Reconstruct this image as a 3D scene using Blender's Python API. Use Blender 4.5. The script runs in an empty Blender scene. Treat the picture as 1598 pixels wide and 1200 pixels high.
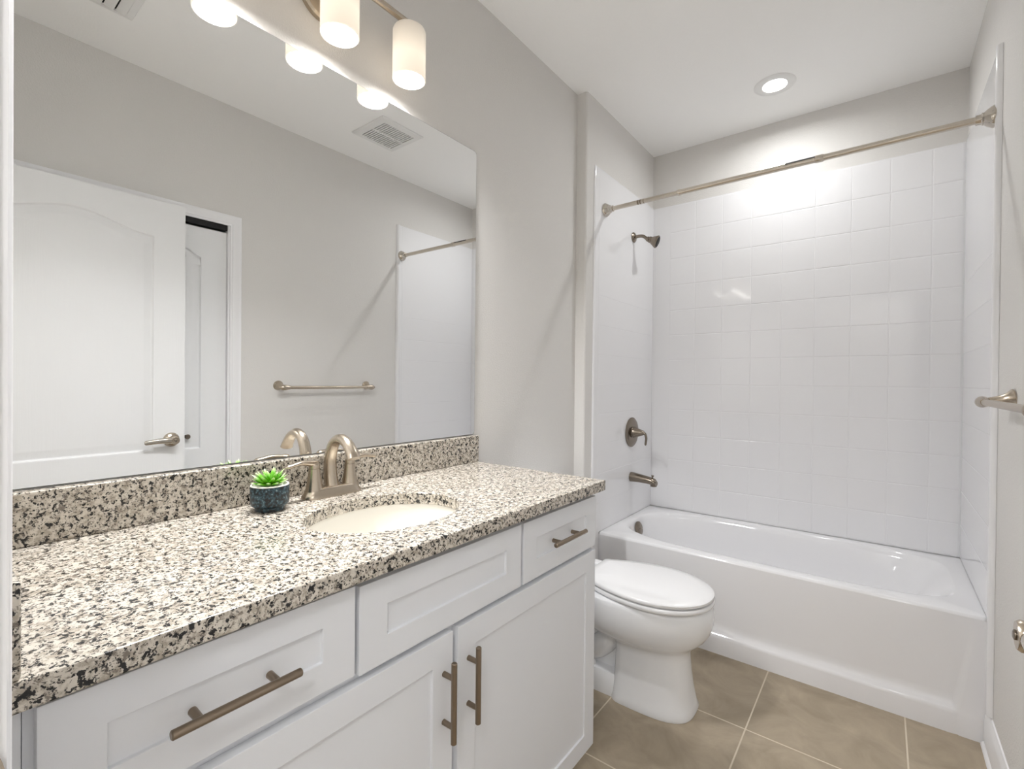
import bpy, bmesh, math, random
from mathutils import Vector, Matrix
sin, cos, pi = math.sin, math.cos, math.pi
S = bpy.context.scene
COL = S.collection
random.seed(7)

# ------------------------------------------------------------------ camera
CAMP = Vector((1.2715, -0.1621, 1.2551))
yaw, pitch, roll, fpx = 0.6583, -0.0066, 0.0094, 745.28
fw = Vector((-sin(yaw) * cos(pitch), cos(yaw) * cos(pitch), sin(pitch)))
rt0 = Vector((cos(yaw), sin(yaw), 0)); up0 = rt0.cross(fw)
rt = rt0 * cos(roll) + up0 * sin(roll); up = up0 * cos(roll) - rt0 * sin(roll)
cd = bpy.data.cameras.new('camera'); cam = bpy.data.objects.new('camera', cd); COL.objects.link(cam)
M4 = Matrix((rt, up, -fw)).transposed().to_4x4(); M4.translation = CAMP
cam.matrix_world = M4
cd.sensor_fit = 'HORIZONTAL'; cd.sensor_width = 36; cd.lens = fpx / 1598 * 36; cd.clip_start = 0.01
S.camera = cam

# ------------------------------------------------------------------ world, exposure, light levels
w = bpy.data.worlds.new('world'); S.world = w; w.use_nodes = True
w.node_tree.nodes['Background'].inputs[0].default_value = (0.8, 0.85, 0.9, 1)
w.node_tree.nodes['Background'].inputs[1].default_value = 0.05
S.view_settings.view_transform = 'Standard'; S.view_settings.look = 'None'
S.view_settings.exposure = 1.0; S.view_settings.gamma = 1; S.view_settings.use_curve_mapping = False
BULB_W, DOWN_W, HALL_FILL_W = 3.3, 2.7, 19.0
try:
    S.cycles.use_denoising = True
    S.cycles.max_bounces = 14; S.cycles.diffuse_bounces = 8; S.cycles.glossy_bounces = 6
    S.cycles.sample_clamp_indirect = 6
    S.cycles.caustics_reflective = True; S.cycles.blur_glossy = 1.0; S.cycles.caustics_refractive = False
except Exception: pass

# ------------------------------------------------------------------ measures
CEIL = 2.7526; WX = 1.5818; BX = 0.0578; Y1 = 2.0186; YB = 2.9245; YT = 2.1773; TZ = 0.4421
ST = 2.4017; YS = 2.099; YW = -0.114; KZ = 0.9404; KD = 0.5741; KE = 1.2375; GT = 0.032
DX0, DX1 = 0.738, 1.505          # doorway
DOORH = 2.118

# ------------------------------------------------------------------ mesh helpers
class MB:
    def __init__(s): s.v = []; s.f = []; s.mi = []
    def add(s, vs, fs, mi=0):
        n = len(s.v); s.v += [tuple(v) for v in vs]
        s.f += [tuple(i + n for i in f) for f in fs]; s.mi += [mi] * len(fs); return s
    def box(s, a, b, mi=0):
        x0, x1 = sorted((a[0], b[0])); y0, y1 = sorted((a[1], b[1])); z0, z1 = sorted((a[2], b[2]))
        return s.add([(x0,y0,z0),(x1,y0,z0),(x1,y1,z0),(x0,y1,z0),(x0,y0,z1),(x1,y0,z1),(x1,y1,z1),(x0,y1,z1)],
                     [(0,3,2,1),(4,5,6,7),(0,1,5,4),(1,2,6,5),(2,3,7,6),(3,0,4,7)], mi)
    def loft(s, rings, cap0=True, cap1=True, closed=True, mi=0):
        n = len(rings[0]); vs = [p for r in rings for p in r]; fs = []
        for i in range(len(rings) - 1):
            for j in range(n if closed else n - 1):
                k = (j + 1) % n
                fs.append((i*n + j, i*n + k, (i+1)*n + k, (i+1)*n + j))
        if cap0: fs.append(tuple(range(n))[::-1])
        if cap1: fs.append(tuple((len(rings)-1)*n + j for j in range(n)))
        return s.add(vs, fs, mi)
    def lathe(s, prof, o=(0,0,0), d=(0,0,1), n=40, cap0=True, cap1=True, mi=0):
        d = Vector(d).normalized(); o = Vector(o)
        t = Vector((1,0,0)) if abs(d.x) < .9 else Vector((0,1,0))
        a = d.cross(t).normalized(); b = d.cross(a)
        return s.loft([[o + d*h + (a*cos(2*pi*k/n) + b*sin(2*pi*k/n))*max(r, 1e-5) for k in range(n)] for r, h in prof], cap0, cap1, True, mi)
    def tube(s, pts, rad, n=16, flat=None, mi=0, upv=(0,0,1)):
        pts = [Vector(p) for p in pts]; m = len(pts)
        if not hasattr(rad, '__len__'): rad = [rad]*m
        rings = []; a = None
        for i, p in enumerate(pts):
            t = (pts[min(i+1, m-1)] - pts[max(i-1, 0)]).normalized()
            if a is None:
                u = Vector(upv)
                if abs(u.dot(t)) > .95: u = Vector((1,0,0)) if abs(t.x) < .9 else Vector((0,1,0))
                a = (u - t*u.dot(t)).normalized()
            else: a = (a - t*a.dot(t)).normalized()
            b = t.cross(a); fl = 1 if flat is None else (flat[i] if hasattr(flat, '__len__') else flat)
            rings.append([p + (a*cos(2*pi*k/n)*fl + b*sin(2*pi*k/n))*rad[i] for k in range(n)])
        return s.loft(rings, True, True, True, mi)
    def obj(s, name, mats, parent=None, smooth=40, bevel=0, seg=2, subsurf=0):
        me = bpy.data.meshes.new(name); me.from_pydata(s.v, [], s.f)
        if not isinstance(mats, (list, tuple)): mats = [mats]
        for m in mats: me.materials.append(m)
        for p, m in zip(me.polygons, s.mi): p.material_index = m
        bm = bmesh.new(); bm.from_mesh(me); bmesh.ops.recalc_face_normals(bm, faces=bm.faces); bm.to_mesh(me); bm.free()
        if smooth:
            me.shade_smooth(); me.set_sharp_from_angle(angle=math.radians(smooth))
        o = bpy.data.objects.new(name, me); COL.objects.link(o)
        if bevel:
            b = o.modifiers.new('bevel', 'BEVEL'); b.width = bevel; b.segments = seg; b.limit_method = 'ANGLE'; b.angle_limit = math.radians(35)
            b.harden_normals = False
        if subsurf:
            q = o.modifiers.new('sub', 'SUBSURF'); q.levels = subsurf; q.render_levels = subsurf
        if parent is not None: attach(o, parent)
        return o
def attach(o, parent):
    o.parent = parent
    if parent.type == 'EMPTY': o.matrix_parent_inverse = Matrix.Translation(-parent.location)
def thing(name, label, cat, loc, group=None):
    o = bpy.data.objects.new(name, None); COL.objects.link(o); o.location = loc; o.empty_display_size = .05
    o['label'] = label; o['category'] = cat
    if group: o['group'] = group
    return o
def tag(o, label, cat, group=None):
    o['label'] = label; o['category'] = cat
    if group: o['group'] = group
    return o
def struct(o, label=None, cat=None):
    o['kind'] = 'structure'
    if label: o['label'] = label
    if cat: o['category'] = cat
    return o
def bez(pts, n=10):
    """Catmull-Rom through pts"""
    P = [Vector(p) for p in pts]; P = [P[0]*2 - P[1]] + P + [P[-1]*2 - P[-2]]; out = []
    for i in range(1, len(P) - 2):
        for k in range(n):
            t = k / n
            out.append(.5*((2*P[i]) + (P[i+1]-P[i-1])*t + (2*P[i-1]-5*P[i]+4*P[i+1]-P[i+2])*t*t + (3*P[i]-P[i-1]-3*P[i+1]+P[i+2])*t**3))
    out.append(P[-2]); return out
def lerp(a, b, t): return a + (b - a)*t

# ------------------------------------------------------------------ materials
def srgb(r, g, b):
    f = lambda c: c/12.92 if c <= .04045 else ((c + .055)/1.055)**2.4
    return (f(r/255), f(g/255), f(b/255), 1)
def mat(name, col, rough=.5, metal=0, spec=.5, coat=0, bump=None):
    m = bpy.data.materials.new(name); m.use_nodes = True; nt = m.node_tree; b = nt.nodes['Principled BSDF']
    b.inputs['Base Color'].default_value = col; b.inputs['Roughness'].default_value = rough; b.inputs['Metallic'].default_value = metal
    b.inputs['Specular IOR Level'].default_value = spec; b.inputs['Coat Weight'].default_value = coat
    if bump:
        sc, st, dist = bump
        tc = nt.nodes.new('ShaderNodeTexCoord'); n = nt.nodes.new('ShaderNodeTexNoise'); n.inputs['Scale'].default_value = sc; n.inputs['Detail'].default_value = 3
        bp = nt.nodes.new('ShaderNodeBump'); bp.inputs['Strength'].default_value = st; bp.inputs['Distance'].default_value = dist
        nt.links.new(tc.outputs['Object'], n.inputs['Vector']); nt.links.new(n.outputs['Fac'], bp.inputs['Height']); nt.links.new(bp.outputs['Normal'], b.inputs['Normal'])
    return m
def emis(name, col, st):
    m = bpy.data.materials.new(name); m.use_nodes = True; nt = m.node_tree; nt.nodes.clear()
    e = nt.nodes.new('ShaderNodeEmission'); e.inputs[0].default_value = col; e.inputs[1].default_value = st
    o = nt.nodes.new('ShaderNodeOutputMaterial'); nt.links.new(e.outputs[0], o.inputs[0]); return m

M_wall = mat('greige_wall_paint', srgb(219, 217, 214), .75, bump=(190, .5, .003))
M_ceil = mat('white_ceiling_paint', srgb(250, 250, 249), .85, bump=(120, .25, .002))
M_trim = mat('white_trim_paint', srgb(240, 240, 242), .35)
M_door = mat('white_door_paint', srgb(234, 235, 236), .4)
# faint vertical embossed wood grain on the doors
nt = M_door.node_tree; tc = nt.nodes.new('ShaderNodeTexCoord'); mp = nt.nodes.new('ShaderNodeMapping'); mp.inputs['Scale'].default_value = (160, 160, 7)
nz = nt.nodes.new('ShaderNodeTexNoise'); nz.inputs['Scale'].default_value = 1; nz.inputs['Detail'].default_value = 2; nz.inputs['Distortion'].default_value = .6
bp = nt.nodes.new('ShaderNodeBump'); bp.inputs['Strength'].default_value = .18; bp.inputs['Distance'].default_value = .0012
nt.links.new(tc.outputs['Object'], mp.inputs[0]); nt.links.new(mp.outputs[0], nz.inputs['Vector']); nt.links.new(nz.outputs['Fac'], bp.inputs['Height']); nt.links.new(bp.outputs[0], nt.nodes['Principled BSDF'].inputs['Normal'])
M_cab = mat('white_cabinet_paint', srgb(226, 228, 232), .45)
M_dark = mat('dark_gap', srgb(30, 30, 32), .8)
M_acryl = mat('white_acrylic', srgb(236, 236, 238), .07, spec=.5)
M_porc = mat('white_porcelain', srgb(238, 239, 241), .07, spec=.55, coat=.2)
M_seat = mat('white_seat_plastic', srgb(234, 234, 235), .18)
M_cream = mat('cream_porcelain', srgb(232, 229, 221), .12)
M_nick = mat('brushed_nickel', srgb(190, 178, 162), .27, 1)
M_nickd = mat('dark_brushed_nickel', srgb(140, 130, 118), .25, 1)
M_bronze = mat('bronze_pull_metal', srgb(140, 126, 110), .33, 1)
M_chrome = mat('polished_nickel', srgb(205, 198, 188), .12, 1)
M_rod = mat('satin_nickel_tube', srgb(214, 206, 194), .24, 1)
M_black = mat('black_rubber', srgb(25, 24, 23), .6)
M_mirror = mat('mirror_silver', (.93, .935, .93, 1), .0, 1)
M_medge = mat('mirror_edge', srgb(60, 66, 64), .3)
M_vent = mat('white_vent_plastic', srgb(236, 236, 235), .5)
M_ventdark = mat('vent_slot_dark', srgb(38, 38, 38), .8)
M_grv = mat('white_gravel', srgb(232, 230, 220), .7, bump=(300, .8, .003))

def granite():
    m = bpy.data.materials.new('speckled_granite'); m.use_nodes = True; nt = m.node_tree; b = nt.nodes['Principled BSDF']; L = nt.links
    N = lambda t: nt.nodes.new('ShaderNode' + t)
    tc = N('TexCoord')
    def noise(sc, det, rgh=.5, off=0, dist=0):
        mp = N('Mapping'); mp.inputs['Location'].default_value = (off, off*1.7, off*.6); L.new(tc.outputs['Object'], mp.inputs[0])
        n = N('TexNoise'); n.inputs['Scale'].default_value = sc; n.inputs['Detail'].default_value = det; n.inputs['Roughness'].default_value = rgh; n.inputs['Distortion'].default_value = dist
        L.new(mp.outputs[0], n.inputs['Vector']); return n.outputs['Fac']
    def ramp(src, p0, p1):
        r = N('ValToRGB'); r.color_ramp.elements[0].position = p0; r.color_ramp.elements[1].position = p1; L.new(src, r.inputs[0]); return r.outputs[0]
    def mix(a, bcol, fac):
        x = N('MixRGB'); L.new(fac, x.inputs[0])
        if isinstance(a, tuple): x.inputs[1].default_value = a
        else: L.new(a, x.inputs[1])
        x.inputs[2].default_value = bcol; return x.outputs[0]
    c = mix(srgb(208, 201, 189), srgb(172, 163, 149), ramp(noise(75, 4, .65, 3), .46, .60))
    c = mix(c, srgb(128, 119, 109), ramp(noise(120, 4, .65, 9, .4), .55, .62))
    c = mix(c, srgb(90, 83, 76), ramp(noise(160, 3, .6, 17, .4), .595, .65))
    c = mix(c, srgb(20, 20, 21), ramp(noise(100, 4, .66, 31, .3), .556, .584))
    c = mix(c, srgb(30, 29, 29), ramp(noise(210, 2, .5, 47), .61, .65))
    L.new(c, b.inputs['Base Color']); b.inputs['Roughness'].default_value = .16; b.inputs['Specular IOR Level'].default_value = .5
    return m
M_gran = granite()

def floor_tile():
    m = bpy.data.materials.new('taupe_floor_tile'); m.use_nodes = True; nt = m.node_tree; b = nt.nodes['Principled BSDF']; L = nt.links
    N = lambda t: nt.nodes.new('ShaderNode' + t)
    tc = N('TexCoord'); mp = N('Mapping'); mp.inputs['Location'].default_value = (-.434, -.3515, 0); L.new(tc.outputs['Object'], mp.inputs[0])
    br = N('TexBrick'); br.offset = 0; br.squash = 1
    br.inputs['Scale'].default_value = 1; br.inputs['Brick Width'].default_value = .461; br.inputs['Row Height'].default_value = .459
    br.inputs['Mortar Size'].default_value = .0028; br.inputs['Mortar Smooth'].default_value = .2; br.inputs['Bias'].default_value = 0
    L.new(mp.outputs[0], br.inputs['Vector'])
    n1 = N('TexNoise'); n1.inputs['Scale'].default_value = 4.5; n1.inputs['Detail'].default_value = 9; n1.inputs['Roughness'].default_value = .62; n1.inputs['Distortion'].default_value = 1.2
    L.new(tc.outputs['Object'], n1.inputs['Vector'])
    r = N('ValToRGB'); r.color_ramp.elements[0].position = .3; r.color_ramp.elements[1].position = .72
    r.color_ramp.elements[0].color = srgb(150, 137, 117); r.color_ramp.elements[1].color = srgb(182, 168, 147)
    L.new(n1.outputs['Fac'], r.inputs[0]); L.new(r.outputs[0], br.inputs['Color1']); L.new(r.outputs[0], br.inputs['Color2'])
    br.inputs['Mortar'].default_value = srgb(214, 203, 184)
    L.new(br.outputs['Color'], b.inputs['Base Color']); b.inputs['Roughness'].default_value = .5
    bp = N('Bump'); bp.invert = True; bp.inputs['Strength'].default_value = .4; bp.inputs['Distance'].default_value = .002
    L.new(br.outputs['Fac'], bp.inputs['Height']); L.new(bp.outputs[0], b.inputs['Normal'])
    return m
M_floor = floor_tile()

def speckle_pot():
    m = mat('blue_black_glaze', srgb(30, 38, 44), .3); nt = m.node_tree; b = nt.nodes['Principled BSDF']
    tc = nt.nodes.new('ShaderNodeTexCoord'); n = nt.nodes.new('ShaderNodeTexNoise'); n.inputs['Scale'].default_value = 170; n.inputs['Detail'].default_value = 4
    r = nt.nodes.new('ValToRGB' if False else 'ShaderNodeValToRGB'); e = r.color_ramp.elements
    e[0].position = .42; e[0].color = srgb(20, 22, 26); e[1].position = .62; e[1].color = srgb(58, 88, 100)
    x = e.new(.72); x.color = srgb(150, 168, 172)
    nt.links.new(tc.outputs['Object'], n.inputs['Vector']); nt.links.new(n.outputs['Fac'], r.inputs[0]); nt.links.new(r.outputs[0], b.inputs['Base Color'])
    return m
M_pot = speckle_pot()
def leaf_mat():
    m = mat('succulent_green', srgb(110, 190, 40), .3); nt = m.node_tree; b = nt.nodes['Principled BSDF']
    at = nt.nodes.new('ShaderNodeAttribute'); at.attribute_name = 'tip'
    r = nt.nodes.new('ShaderNodeValToRGB'); e = r.color_ramp.elements
    e[0].position = 0; e[0].color = srgb(58, 112, 14); e[1].position = .70; e[1].color = srgb(104, 176, 32); x = e.new(1); x.color = srgb(215, 232, 180)
    nt.links.new(at.outputs['Fac'], r.inputs[0]); nt.links.new(r.outputs[0], b.inputs['Base Color'])
    b.inputs['Subsurface Weight'].default_value = .15; b.inputs['Subsurface Radius'].default_value = (.01, .02, .005); b.inputs['Subsurface Scale'].default_value = .3
    return m
M_leaf = leaf_mat()
def shade_mat():
    """lit frosted opal glass: glows because the bulb behind it is on, warmest and brightest round the bulb"""
    m = bpy.data.materials.new('lit_opal_glass'); m.use_nodes = True; nt = m.node_tree; b = nt.nodes['Principled BSDF']
    b.inputs['Base Color'].default_value = srgb(190, 184, 176); b.inputs['Roughness'].default_value = .3
    b.inputs['Emission Color'].default_value = (1, .86, .68, 1)
    tc = nt.nodes.new('ShaderNodeTexCoord'); sp = nt.nodes.new('ShaderNodeSeparateXYZ'); nt.links.new(tc.outputs['Object'], sp.inputs[0])
    r = nt.nodes.new('ShaderNodeMapRange'); r.inputs[1].default_value = 2.19; r.inputs[2].default_value = 2.345
    nt.links.new(sp.outputs[2], r.inputs[0]); c = nt.nodes.new('ShaderNodeValToRGB'); e = c.color_ramp.elements
    e[0].position = 0; e[0].color = (.33, .33, .33, 1); e[1].position = 1; e[1].color = (.13, .13, .13, 1); x = e.new(.40); x.color = (.42, .42, .42, 1)
    nt.links.new(r.outputs[0], c.inputs[0]); nt.links.new(c.outputs[0], b.inputs['Emission Strength'])
    return m
M_shade = shade_mat()
M_bulb = emis('lit_bulb_diffuser', (1, .97, .93, 1), 15.0)
M_lens = emis('lit_downlight_lens', (1, .97, .93, 1), 6.0)

# ------------------------------------------------------------------ room shell
T = .12
HX0, HX1, HY0 = -.15, 2.6, -1.75           # hall behind the doorway
struct(MB().box((HX0 - T, HY0 - T, -.1), (HX1 + T, YB + T, 0)).obj('floor', M_floor, smooth=0), 'taupe stone look square tile floor with pale grout', 'floor')
struct(MB().box((HX0 - T, HY0 - T, CEIL), (HX1 + T, YB + T, CEIL + .1)).obj('ceiling', M_ceil, smooth=0), 'flat white painted ceiling above the bathroom', 'ceiling')
rc = .012; wl = [(-T, YW - T), (0, YW - T), (0, Y1)] + [(BX - rc + rc*sin(a*pi/12), Y1 + rc - rc*cos(a*pi/12)) for a in range(7)] + [(BX, YB), (BX, YB + T), (-T, YB + T)]
struct(MB().loft([[(x, y, 0) for x, y in wl], [(x, y, CEIL) for x, y in wl]]).obj('wall_left', M_wall, smooth=30), 'greige wall behind the mirror and vanity, stepping out at the tub', 'wall')
struct(MB().box((BX, YB, 0), (WX, YB + T, CEIL)).obj('wall_back', M_wall, smooth=0), 'greige wall strip above the tiled surround at the far end', 'wall')
CY0, CY1, CZ1 = .16, .969, 2.097           # closet opening in the right wall
struct(MB().box((WX, YW - T, 0), (WX + T, CY0, CEIL)).box((WX, CY1, 0), (WX + T, YB + T, CEIL)).box((WX, CY0, CZ1), (WX + T, CY1, CEIL))
       .obj('wall_right', M_wall, smooth=0), 'greige right wall carrying the towel bar and closet', 'wall')
struct(MB().box((0, YW - T, 0), (DX0 - .015, YW, CEIL)).box((DX1 + .015, YW - T, 0), (WX, YW, CEIL)).box((DX0 - .015, YW - T, DOORH + .02), (DX1 + .015, YW, CEIL))
       .obj('wall_front', M_wall, smooth=0), 'greige wall around the entry doorway', 'wall')
struct(MB().box((HX0 - T, HY0 - T, 0), (HX1 + T, HY0, CEIL)).box((HX0 - T, HY0, 0), (HX0, YW - T, CEIL)).box((HX1, HY0, 0), (HX1 + T, YW - T, CEIL))
       .box((WX + T, YW - T - .02, 0), (HX1, YW - T + .06, CEIL)).box((HX0, YW - T - .02, 0), (-T, YW - T + .06, CEIL))
       .obj('wall_hall', M_wall, smooth=0), 'greige hall wall behind the entry doorway', 'wall')
struct(MB().box((WX + .62, CY0 - .3, 0), (WX + .66, CY1 + .3, CEIL)).box((WX + T, CY0 - .34, 0), (WX + .66, CY0 - .3, CEIL)).box((WX + T, CY1 + .3, 0), (WX + .66, CY1 + .34, CEIL))
       .obj('wall_closet', M_wall, smooth=0), 'inside of the closet behind the folding doors', 'wall')

# casings: one profile swept along three sides
def casing_profile():     # (distance from opening edge, thickness)
    return [(0, 0), (0, .006), (.004, .0075), (.010, .0075), (.013, .0095), (.030, .0105), (.040, .013), (.050, .0145), (.055, .013), (.057, .010), (.057, 0)]
def casing(name, u0, u1, h, place, mats, label):
    """place(u, v, w) -> world, w = distance off the wall"""
    m = MB(); P = casing_profile()
    def ring(pt): return [pt(d, t) for d, t in P]
    rings = [ring(lambda d, t: place(u0 - d, 0, t)), ring(lambda d, t: place(u0 - d, h + d, t)), ring(lambda d, t: place(u1 + d, h + d, t)), ring(lambda d, t: place(u1 + d, 0, t))]
    m.loft(rings, True, True, True)
    return struct(m.obj(name, mats, smooth=30), label, 'trim')
# entry door frame: jamb lining, stop and casing
jm = MB()
jm.box((DX0 - .015, YW - T, 0), (DX0, YW, DOORH + .005)).box((DX1, YW - T, 0), (DX1 + .015, YW, DOORH + .005)).box((DX0 - .015, YW - T, DOORH + .005), (DX1 + .015, YW, DOORH + .02))
jm.box((DX0, YW - T + .02, 0), (DX0 + .011, YW - .037, DOORH)).box((DX1 - .011, YW - T + .02, 0), (DX1, YW - .037, DOORH))
frame = struct(jm.obj('trim_1', M_trim, smooth=0, bevel=.002), 'white door jamb of the entry doorway', 'trim')
casing('trim_2', DX0 - .004, DX1 + .004, DOORH + .008, lambda u, v, w_: (min(u, WX - .003), YW + w_*.95, v), M_trim, 'white moulded casing around the entry doorway')
st = MB(); pts = [(DX0 + .0005, YW - .03 + .03*k/8, 0) for k in range(9)]
ring = []
for k in range(25):
    a = pi*k/24; ring.append((YW - .012 + .0165*sin(a), .945 + .030*cos(a)))
st.loft([[(DX0 + .0004, y, z) for y, z in [(YW - .03, .975)] + ring + [(YW - .03, .915)]], [(DX0 + .0024, y, z) for y, z in [(YW - .03, .975)] + ring + [(YW - .03, .915)]]])
st.obj('strike_plate', M_nick, frame, smooth=30)

# closet casing + jamb
cj = MB().box((WX, CY0, 0), (WX + T, CY0 + .012, CZ1)).box((WX, CY1 - .012, 0), (WX + T, CY1, CZ1)).box((WX + .05, CY0, CZ1 - .004), (WX + T, CY1, CZ1))
struct(cj.obj('trim_3', M_trim, smooth=0, bevel=.001), 'white jamb lining of the closet opening', 'trim')
casing('trim_4', CY0 + .004, CY1 - .004, CZ1 - .004, lambda u, v, w_: (WX - w_*1.1, u, v*1.0), M_trim, 'white moulded casing around the closet opening')
# baseboards
def baseboard(name, a, b, nrm, label):
    a, b, nrm = Vector(a), Vector(b), Vector(nrm)
    P = [(0, 0), (.014, 0), (.014, .085), (.011, .098), (.011, .106), (.006, .116), (.004, .128), (0, .130)]
    P = [(0, 0)] + [(.022*cos(t*pi/2/5), .018*sin(t*pi/2/5)) for t in range(5)] + [(.014, .019)] + P[2:]
    m = MB().loft([[q + nrm*d + Vector((0, 0, z)) for d, z in P] for q in (a, b)])
    return struct(m.obj(name, M_trim, smooth=30), label, 'baseboard')
baseboard('baseboard_right', (WX, CY1 + .054, 0), (WX, YT - .01, 0), (-1, 0, 0), 'white moulded baseboard along the right wall, ending at the tub')
baseboard('baseboard_left', (0, KE + .002, 0), (0, Y1, 0), (1, 0, 0), 'white moulded baseboard behind the toilet')

# ------------------------------------------------------------------ moulded panel doors
def arch_outline(u0, u1, v0, vs, rise, n=40):
    """panel outline: flat bottom, cathedral top (shoulder height vs, crown vs+rise)"""
    pts = [(u0, v0), (u1, v0)]
    for k in range(n + 1):
        t = k/n; u = lerp(u1, u0, t); e = abs(2*t - 1)
        h = 0 if e > .97 else .5*(1 + cos(pi*min(1, e/.97)))
        pts.append((u, vs + rise*h))
    return pts
def inset(poly, d):
    n = len(poly); out = []
    for i in range(n):
        p0, p1, p2 = Vector(poly[i-1]), Vector(poly[i]), Vector(poly[(i+1) % n])
        e1 = (p1 - p0).normalized(); e2 = (p2 - p1).normalized()
        n1 = Vector((-e1.y, e1.x)); n2 = Vector((-e2.y, e2.x)); b = n1 + n2
        if b.length < 1e-6: b = n1
        b.normalize(); k = d/max(.35, b.dot(n1)); out.append(tuple(p1 + b*k))
    return out
PROF = [(.003, -.001), (.007, -.008), (.011, -.0095), (.016, -.0085), (.040, -.0015), (.046, -.001)]
def door_face(m, w_, h, panels, place):
    """adds one moulded face; place(u,v,depth)"""
    bm = bmesh.new(); edges = []
    def loop(poly):
        vs = [bm.verts.new((x, y, 0)) for x, y in poly]
        for i in range(len(vs)): edges.append(bm.edges.new((vs[i], vs[(i+1) % len(vs)])))
    loop([(0, 0), (w_, 0), (w_, h), (0, h)])
    for p in panels: loop(p)
    bmesh.ops.triangle_fill(bm, use_beauty=True, edges=edges)
    bm.verts.index_update()
    m.add([place(v.co.x, v.co.y, 0) for v in bm.verts], [tuple(v.index for v in f.verts) for f in bm.faces]); bm.free()
    for p in panels:
        rings = [[place(x, y, 0) for x, y in p]] + [[place(x, y, dz) for x, y in inset(p, d)] for d, dz in PROF]
        m.loft(rings, False, True, True)
def slab(w_, h, t, panels, front, name, mats, parent=None):
    m = MB(); door_face(m, w_, h, panels, front)
    c = [(0, 0), (w_, 0), (w_, h), (0, h)]
    m.loft([[front(x, y, 0) for x, y in c], [front(x, y, -t) for x, y in c]], False, True, True)
    return m.obj(name, mats, parent, smooth=28)
DFX = 1.466; DTH = .035; DY0, DY1 = YW + .010, .716; DZ0, DZ1 = .012, 2.096
dw = DY1 - DY0; pc = dw/2
ps = [arch_outline(.125, dw - .125, .895, 1.918, .058), arch_outline(.125, dw - .125, .25, .74, .0)]
door = slab(dw, DZ1 - DZ0, DTH, ps, lambda u, v, d: (DFX - d, DY0 + u, DZ0 + v), 'door_1', M_door)
struct(door, 'white two panel arched entry door swung open, seen in the mirror', 'door')
def lever(parent, x, y, z, dirx):
    r = MB().lathe([(.0, 0), (.034, 0), (.034, .004), (.031, .009), (.020, .012), (.0155, .016), (.0145, .030), (.0165, .040), (.0185, .052), (.0185, .060), (.016, .0635), (.0, .064)], (x, y, z), (dirx, 0, 0), 40)
    h = r.obj('door_handle', M_nick, parent)
    pth = bez([(x + dirx*.050, y, z), (x + dirx*.052, y - .03, z + .001), (x + dirx*.050, y - .065, z + .001), (x + dirx*.046, y - .105, z - .003), (x + dirx*.043, y - .118, z - .005)], 8)
    n = len(pth); MB().tube(pth, [lerp(.0165, .0095, (k/(n-1))**.8) if k < n-2 else .006 for k in range(n)], 18, [lerp(.8, .55, k/(n-1)) for k in range(n)], upv=(1, 0, 0)).obj('lever', M_chrome, h)
    MB().lathe([(0, 0), (.006, 0), (.006, .0015), (.004, .0025), (0, .0025)], (x + dirx*.064, y, z), (dirx, 0, 0), 20).obj('privacy_button', M_nickd, h)
lever(door, DFX, .660, .957, -1)
hin = [(z) for z in (.25, 1.06, 1.9)]
for z in hin:
    MB().lathe([(.0065, 0), (.0065, .09)], (DFX + .006 - .012, DY0 - .004, z), (0, 0, 1), 16).obj('hinge', M_nick, door)

# closet folding door: two leaves in the right wall
for i, (a, b) in enumerate(((CY0 + .014, .563), (.566, CY1 - .014))):
    lw = b - a; hh = CZ1 - .012 - .030 - .012
    pp = [arch_outline(.12, lw - .12, .87, 1.888, .035), arch_outline(.12, lw - .12, .22, .72, 0)]
    if i == 0: cd_ = slab(lw, hh, .03, pp, lambda u, v, d, a=a: (WX + .018 - d, a + u, .012 + v), 'door_2', M_door)
    else:
        leaf = slab(lw, hh, .03, pp, lambda u, v, d, a=a: (WX + .018 - d, a + u, .012 + v), 'door_leaf', M_door, cd_)
        MB().lathe([(.0, 0), (.009, 0), (.006, .004), (.0055, .012), (.011, .018), (.013, .024), (.010, .029), (0, .030)], (WX + .018, .766, .952), (-1, 0, 0), 24).obj('knob', M_nickd, leaf)
struct(cd_, 'white folding closet door partly hidden behind the open entry door, seen in the mirror', 'door')
MB().box((WX + .010, CY0 + .013, CZ1 - .030), (WX + .045, CY1 - .013, CZ1 - .0005)).obj('track', M_dark, cd_, smooth=0)

# ------------------------------------------------------------------ wall mirror
mm = MB(); my0, my1, mz0, mz1 = YW + .012, 1.2345, 1.0455, 2.152; r_ = .012
def rrect(y0, y1, z0, z1, r, n=6):
    out = []
    for cy, cz, a0 in ((y1 - r, z1 - r, 0), (y0 + r, z1 - r, pi/2), (y0 + r, z0 + r, pi), (y1 - r, z0 + r, 1.5*pi)):
        for k in range(n + 1): a = a0 + pi/2*k/n; out.append((cy + r*cos(a), cz + r*sin(a)))
    return out
o1 = rrect(my0, my1, mz0, mz1, r_); o2 = rrect(my0 + .0012, my1 - .0012, mz0 + .0012, mz1 - .0012, r_)
mm.loft([[(.0005, y, z) for y, z in o1], [(.0052, y, z) for y, z in o1], [(.006, y, z) for y, z in o2]], True, False, True, 1)
mm.add([(.006, y, z) for y, z in o2], [tuple(range(len(o2)))], 0)
tag(mm.obj('wall_mirror', [M_mirror, M_medge], smooth=0), 'large frameless rectangular wall mirror above the granite backsplash', 'mirror')

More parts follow.
